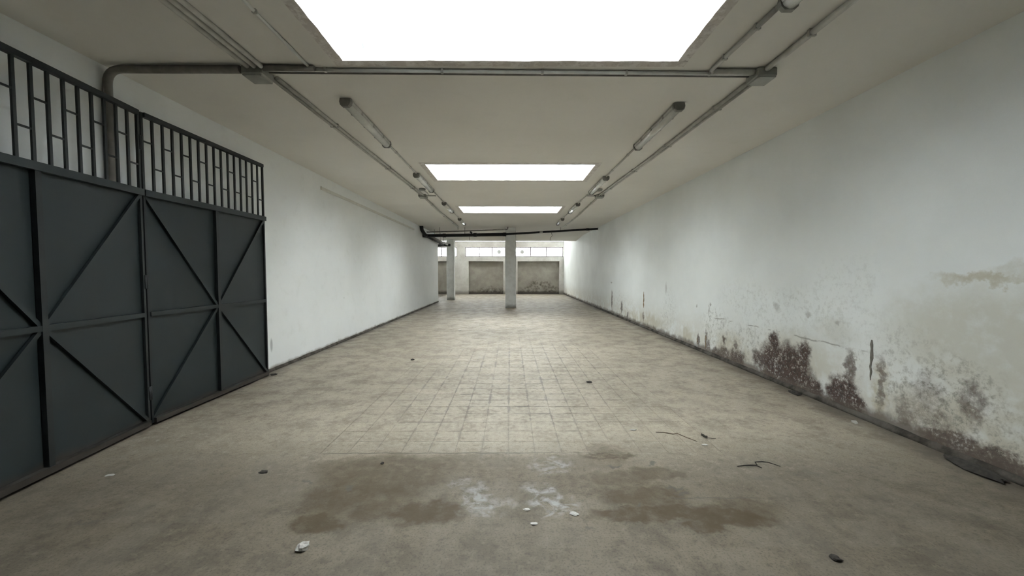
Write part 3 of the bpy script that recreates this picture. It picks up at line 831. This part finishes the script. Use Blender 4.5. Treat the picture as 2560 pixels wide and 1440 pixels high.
conduit('grey pipe under the ceiling just above the black drainpipe, left of the pillar', [(-3.62, 16.9, 3.325), (-2.3, 16.9, 3.36)] + [(-.16, 16.9, 3.44), (-.12, 16.9, 3.46), (-.11, 16.9, 3.55)], .024, M_CONDD, 0)

def jbox(label, x, y, sx, sy, h, mat=M_BOX):
    root = MB().bevbox(x - sx / 2, x + sx / 2, y - sy / 2, y + sy / 2, ZC - h, ZC - .001, .01).build('junction_box', mat)
    tag(root, label, 'junction box')
    MB().bevbox(x - sx / 2 + .008, x + sx / 2 - .008, y - sy / 2 + .008, y + sy / 2 - .008, ZC - h - .012, ZC - h + .002, .004).build('lid', mat, root)
    for dx in (-1, 1):
        for dy in (-1, 1):
            px, py = x + dx * (sx / 2 - .025), y + dy * (sy / 2 - .025)
            MB().tube([(px, py, ZC - h - .016), (px, py, ZC - h - .010)], .006, 6).build('screw', M_CLIP, root)
    return root
jbox('grey junction box on the ceiling at the left end of the cross conduit', -2.45, 3.855, .20, .20, .085)
jbox('grey junction box on the ceiling at the right end of the cross conduit', 2.46, 3.875, .19, .20, .085)
jbox('small grey junction box midway along the left conduits', -2.22, 9.96, .20, .22, .07)
jbox('small grey junction box midway along the right conduits', 2.27, 9.96, .20, .22, .07)
def round_box(label, x, y):
    n = 20; rings = []
    for r, z in ((.075, ZC - .001), (.075, ZC - .035), (.060, ZC - .05), (.03, ZC - .054)):
        rings.append([(x + r * math.cos(2 * math.pi * k / n), y - r * math.sin(2 * math.pi * k / n), z) for k in range(n)])
    root = tag(MB().loft(rings, True).build('ceiling_box', M_BOX), label, 'junction box')
    MB().tube([(x, y + .07, ZC - .02), (x * .985, y + .4, ZC - .02), (x * 1.0, y + .66, ZC - .02)], .012, 8).build('conduit_tail', M_COND, root)
round_box('round ceiling box beside the second lamp of the left row', -2.07, 9.22)
round_box('round ceiling box beside the second lamp of the right row', 2.10, 9.25)

# unlit fluorescent battens
LL = 1.5
def make_lamp():
    root = empty('fluorescent_batten', (0, 0, ZC))
    def prof(sc, pts): return [(x * sc, z) for x, z in pts]
    body = [(-.045, 0), (-.05, -.025), (-.044, -.036), (.044, -.036), (.05, -.025), (.045, 0)]
    y0, y1 = .03, LL - .03
    MB().loft([[(x, y, ZC + z - .012) for x, z in body] for y in (y0, y1)]).build('housing', M_LBODY, root)
    n = 10
    arcp = [(-.043 * math.cos(math.pi * k / n), -.046 - .048 * math.sin(math.pi * k / n)) for k in range(n + 1)]
    MB().loft([[(x, y, ZC + z) for x, z in arcp] for y in (y0 + .01, y1 - .01)], True).build('diffuser', M_LDIFF, root)
    cap = [(-.05, -.004), (-.055, -.04), (-.048, -.075), (-.028, -.098), (.028, -.098), (.048, -.075), (.055, -.04), (.05, -.004)]
    for a, b, c in ((0.0, .012, .045), (LL, LL - .012, LL - .045)):
        rr = [[(x * .86, a, ZC + z * .9 - .004) for x, z in cap], [(x, b, ZC + z) for x, z in cap], [(x, c, ZC + z) for x, z in cap]]
        if a > b: rr = rr[::-1]
        MB().loft(rr).build('end_cap', M_LCAP, root)
    for y in (.35, .75, 1.15):
        for s in (-1, 1):
            xa, xb = sorted((s * .046, s * .053))
            MB().box(xa, xb, y - .015, y + .015, ZC - .062, ZC - .022).build('latch', M_CLIP, root)
    for y in (.3, LL - .3):
        MB().box(-.03, .03, y - .03, y + .03, ZC - .013, ZC).build('bracket', M_LCAP, root)
    return root
proto = make_lamp()
for ch in proto.children:                    # wide weatherproof section
    ch.data.transform(Matrix.Diagonal((1.28, 1, 1, 1)))
    ch.location.x *= 1.28
ordn = ['nearest', 'second', 'third', 'farthest']
first = True
rows = [('left', -1.86, 4.45), ('left', -1.86, 7.75), ('left', -1.86, 10.95), ('left', -1.85, 14.2),
        ('right', 1.955, 4.55), ('right', 1.955, 7.98), ('right', 1.92, 11.08), ('right', 1.90, 14.2), ('right0', 1.985, 1.37)]
cnt = {}
for side, x, y in rows:
    o = proto if first else copy_tree(proto); first = False
    o.location = (x, y, ZC)
    if side == 'right0':
        tag(o, 'unlit batten lamp cut off by the top edge, right of nearest roof light', 'lamp', 'unlit batten lamps on the ceiling')
        continue
    k = cnt.get(side, 0); cnt[side] = k + 1
    tag(o, 'unlit white batten lamp on the ceiling, %s lamp of the %s row' % ({0: 'nearest full', 1: 'second', 2: 'third', 3: 'farthest'}[k], side), 'lamp', 'unlit batten lamps on the ceiling')
for side, s, ya in (('left', -1, (4.45, 7.75, 10.95, 14.2)), ('right', 1, (4.55, 7.98, 11.08, 14.2))):
    xs = {-1: (-1.86, -1.86, -1.86, -1.85), 1: (1.955, 1.955, 1.92, 1.90)}[s]
    for k in range(3):
        conduit('thin conduit between the %s and %s lamps of the %s row' % (('nearest full', 'second', 'third')[k], ('second', 'third', 'farthest')[k], side),
                [(xs[k], ya[k] + LL, zr(.014)), (xs[k + 1], ya[k + 1], zr(.014))], .014, M_COND, .8, 'thin conduits linking the lamps')

# white trunking on the left wall
tr = MB().box(XL + .0005, XL + .022, 7.99, 15.6, 3.275, 3.335).build('cable_trunking', M_TRUNK)
tag(tr, 'long white cable trunking high on the left wall beyond the gate', 'trunking')
MB().box(XL + .022, XL + .027, 7.99, 15.6, 3.282, 3.328).build('trunking_lid', M_TRUNK, tr)
MB().box(XL + .0005, XL + .03, 7.97, 7.99, 3.272, 3.338).build('end_cap', M_TRUNK, tr)

# black drainpipes by the pillar
dp = MB().tube([(3.84, 17.12, 3.495), (.3, 17.12, 3.285), (-.28, 17.12, 3.25)], .045, 12).build('drainpipe', M_BLACK)
tag(dp, 'black drainpipe slung under the ceiling in front of the pillar', 'pipe')
MB().tube([(-.22, 17.12, 3.245), (-3.62, 17.12, 3.19)], .072, 14).build('wide_pipe', M_BLACK, dp)
for x, z, r, mt in ((3.4, 3.47, .056, M_BLACK), (1.35, 3.347, .052, M_COND), (-.25, 3.247, .085, M_BLACK), (-1.55, 3.225, .086, M_BLACK), (-2.9, 3.203, .086, M_BLACK)):
    MB().tube([(x - .07, 17.12, z), (x + .07, 17.12, z)], r, 14).build('coupling', mt, dp)
MB().tube([(-1.75, 17.12, 3.30), (-1.70, 17.12, 3.36)], .06, 10).build('inspection_plug', M_BLACK, dp)
MB().tube([(-3.62, 17.12, 3.19), (-3.72, 17.0, 3.22), (-3.78, 16.7, 3.40), (-3.78, 16.6, 3.55)], .075, 12).build('elbow_riser', M_BLACK, dp)
MB().tube([(-3.60, 17.12, 3.18), (-3.84, 17.1, 3.20)], .085, 12).build('wall_stub', M_BLACK, dp)
for x, zt in ((2.2, 3.40), (-2.0, 3.22), (-3.1, 3.2)):
    MB().box(x - .012, x + .012, 17.11, 17.13, zt, CEIL).build('hanger_strap', M_CLIP, dp)
dp2 = MB().tube([(-3.70, 17.3, 3.17), (-3.70, 21.5, 3.10)], .05, 12).build('drainpipe', M_BLACK)
tag(dp2, 'black pipe running back along the left wall top, beside the wall', 'pipe')
for y in (18.5, 20.2): MB().tube([(-3.70, y, 3.15 - (y - 18.5) * .0167), (-3.70, y + .12, 3.15 - (y - 18.5) * .0167)], .06, 12).build('coupling', M_BLACK, dp2)
for y in (18.0, 19.4, 20.6): MB().box(XL + .002, -3.70, y - .02, y + .02, 3.20 - (y - 17.3) * .0167, 3.225 - (y - 17.3) * .0167).build('wall_bracket', M_CLIP, dp2)
dp3 = MB().tube([(-3.50, 17.3, 3.16), (-3.50, 21.7, 3.12)], .045, 12).build('drainpipe', M_CONDD)
tag(dp3, 'grey-brown pipe running back beside the black wall pipe, nearer the pillar', 'pipe')
for y in (18.0, 19.6): MB().box(-3.51, -3.49, y - .01, y + .01, 3.18, CEIL).build('hanger_strap', M_CLIP, dp3)
dp4 = MB().tube([(-4.15, 21.85, 3.08), (-3.36, 21.85, 3.11)], .075, 12).build('drainpipe', M_BLACK)
tag(dp4, 'short black cross pipe in front of the top of the left pillar', 'pipe')
def wire(label, pts):
    tag(MB().tube(pts, .008, 6).build('dangling_wire', M_BLACK), label, 'wire')
wire('thin wire dangling from the black drainpipe left of the pillar', [(-1.79, 17.12, 3.17), (-1.80, 17.12, 3.08), (-1.79, 17.12, 2.97)])
wire('thin wire dangling from the black drainpipe right of the pillar', [(1.80, 17.12, 3.32), (1.84, 17.12, 3.2), (1.76, 17.12, 3.1), (1.74, 17.12, 2.97)])
wire('short thin wire dangling beside the left wall end under the black pipe', [(-2.95, 17.12, 3.14), (-2.96, 17.12, 3.0), (-2.93, 17.12, 2.93)])

# ------------------------------------------------------------------ litter on the floor
def clod(name, label, cat, x, y, rx, ry, rz, mat, seed, rot=0.0, flat=.5):
    rr = random.Random(seed); mb = MB(); nu, nv = 12, 6
    off = Vector((seed * 3.1, seed * 1.7, 0))
    vs_ = []
    for j in range(nv + 1):
        th = math.pi * j / nv
        for i in range(nu):
            ph = 2 * math.pi * i / nu
            d = Vector((math.sin(th) * math.cos(ph), math.sin(th) * math.sin(ph), math.cos(th)))
            k = 1 + .45 * mnoise.noise(d * 1.4 + off) + .2 * mnoise.noise(d * 3.5 + off)
            px, py, pz = d.x * rx * k, d.y * ry * k, d.z * rz * k
            c, s = math.cos(rot), math.sin(rot)
            vs_.append((x + px * c - py * s, y + px * s + py * c, max(pz + rz * flat, 0)))
    mb.v = vs_
    for j in range(nv):
        for i in range(nu):
            a, b = j * nu + i, j * nu + (i + 1) % nu
            mb.f.append((a, a + nu, b + nu, b)); mb.sm.append(False)
    zmin = min(p[2] for p in mb.v)
    mb.v = [(p[0], p[1], p[2] - zmin + 0.0008) for p in mb.v]
    return tag(mb.build(name, mat), label, cat)
clod('stone', 'chunky pale stone lying on the floor at bottom left', 'stone', -1.20, 2.185, .036, .034, .024, M_STONE, 4, .4)
clod('dirt_clod', 'black clod of dirt on the floor near the gate', 'dirt', -1.97, 3.04, .034, .02, .012, M_DARKBIT, 6)
clod('dirt_clod', 'tiny black speck at the edge of the left brown stain', 'dirt', -1.07, 3.18, .014, .014, .010, M_DARKBIT, 7)
clod('dirt_clod', 'dark brown clod on the floor at bottom right', 'dirt', 1.81, 2.09, .030, .022, .014, M_DARKBIT, 8, -.5)
clod('plaster_bit', 'small white plaster bit by the lime patch, leftmost of three', 'plaster', 0.11, 2.545, .022, .014, .006, M_WHITE, 9)
clod('plaster_bit', 'white plaster flake right of the lime patch', 'plaster', 0.42, 2.50, .030, .020, .007, M_WHITE, 10, -.4)
clod('plaster_bit', 'white plaster flake below the lime patch, nearest to the camera', 'plaster', 0.15, 2.40, .026, .014, .006, M_WHITE, 11)
clod('plaster_bit', 'dusty white crumb of plaster close to the gate bottom', 'plaster', -3.15, 3.0, .032, .014, .006, M_WHITE, 12, .2)
clod('plaster_bit', 'pale crumb lying left of the brown twig', 'plaster', 1.24, 3.86, .034, .014, .007, M_STONE, 13)
clod('plaster_bit', 'pale flat crumb just in front of the withered leaf', 'plaster', 1.80, 3.52, .03, .012, .005, M_WHITE, 14, -.1)
clod('dirt_clod', 'dark clod on the floor right of centre, mid distance', 'dirt', 1.14, 5.55, .04, .03, .016, M_DARKBIT, 15)
clod('dirt_clod', 'small dark clod left of centre in the mid distance', 'dirt', -1.78, 7.0, .035, .03, .016, M_DARKBIT, 16)
clod('plaster_bit', 'white crumb on the floor in front of the pillar', 'plaster', -1.40, 10.6, .05, .05, .014, M_WHITE, 17)
clod('plaster_bit', 'white crumb beside the lower right wall foot', 'plaster', 3.66, 4.05, .06, .03, .01, M_WHITE, 18, .9)
clod('dirt_clod', 'dark clod against the right wall below the big mould patch', 'dirt', 3.74, 5.02, .05, .09, .022, M_DARKBIT, 19)
clod('dirt_clod', 'clump of dark dirt at the floor corner of the gate', 'dirt', -3.68, 5.99, .045, .05, .016, M_DARKBIT, 20)
clod('dirt_clod', 'heap of dark dirt along the right wall near the camera', 'dirt', 3.74, 3.05, .07, .22, .03, M_DARKBIT, 21)
def twig(label, pts, r, mat, name='twig'):
    P = [Vector(p) for p in pts]; n = len(P)
    rr = [r * (1 - .45 * abs(2 * k / (n - 1) - .8)) for k in range(n)]
    return tag(MB().tube(P, rr, 6).build(name, mat), label, 'twig')
twig('straight black twig on the floor at right, left piece of the broken pair', [(1.86, 3.11, .008), (1.92, 3.118, .012), (1.98, 3.122, .012), (2.02, 3.125, .010), (2.05, 3.09, .006)], .0052, M_TWIG)
twig('curved black twig on the floor at right, right piece of the broken pair', [(2.035, 3.13, .010), (2.04, 3.165, .016), (2.10, 3.17, .018), (2.15, 3.165, .014), (2.215, 3.11, .007)], .0052, M_TWIG)
twig('thin brown twig on the floor left of the withered leaf', [(1.45, 3.80, .005), (1.53, 3.79, .006), (1.60, 3.75, .007), (1.65, 3.77, .006), (1.70, 3.67, .006), (1.76, 3.59, .005)], .0045, M_TWIGB)
# withered leaf
lf = MB(); nx, ny = 8, 4
for j in range(ny + 1):
    for i in range(nx + 1):
        u = i / nx; v = j / ny * 2 - 1
        w = .030 * math.sin(math.pi * min(1, u * 1.05 + .02)) ** .8
        lf.v.append((1.85 + u * .05, 3.69 - u * .02 + v * w * .6,   .004 + .022 * v * v * (1 - .5 * u) + .012 * (1 - u) ** 3 + .006 * math.sin(u * 9 + v * 3) ** 2))
for j in range(ny):
    for i in range(nx):
        a = j * (nx + 1) + i
        lf.f.append((a, a + 1, a + nx + 2, a + nx + 1)); lf.sm.append(True)
leaf_o = lf.build('withered_leaf', M_LEAF)
tag(leaf_o, 'curled dark withered leaf on the floor at right', 'leaf')
sol = leaf_o.modifiers.new('thickness', 'SOLIDIFY'); sol.thickness = .0015
MB().tube([(1.90, 3.665, .006), (1.94, 3.655, .004), (1.975, 3.66, .003)], .0022, 6).build('leaf_stalk', M_LEAF, leaf_o)
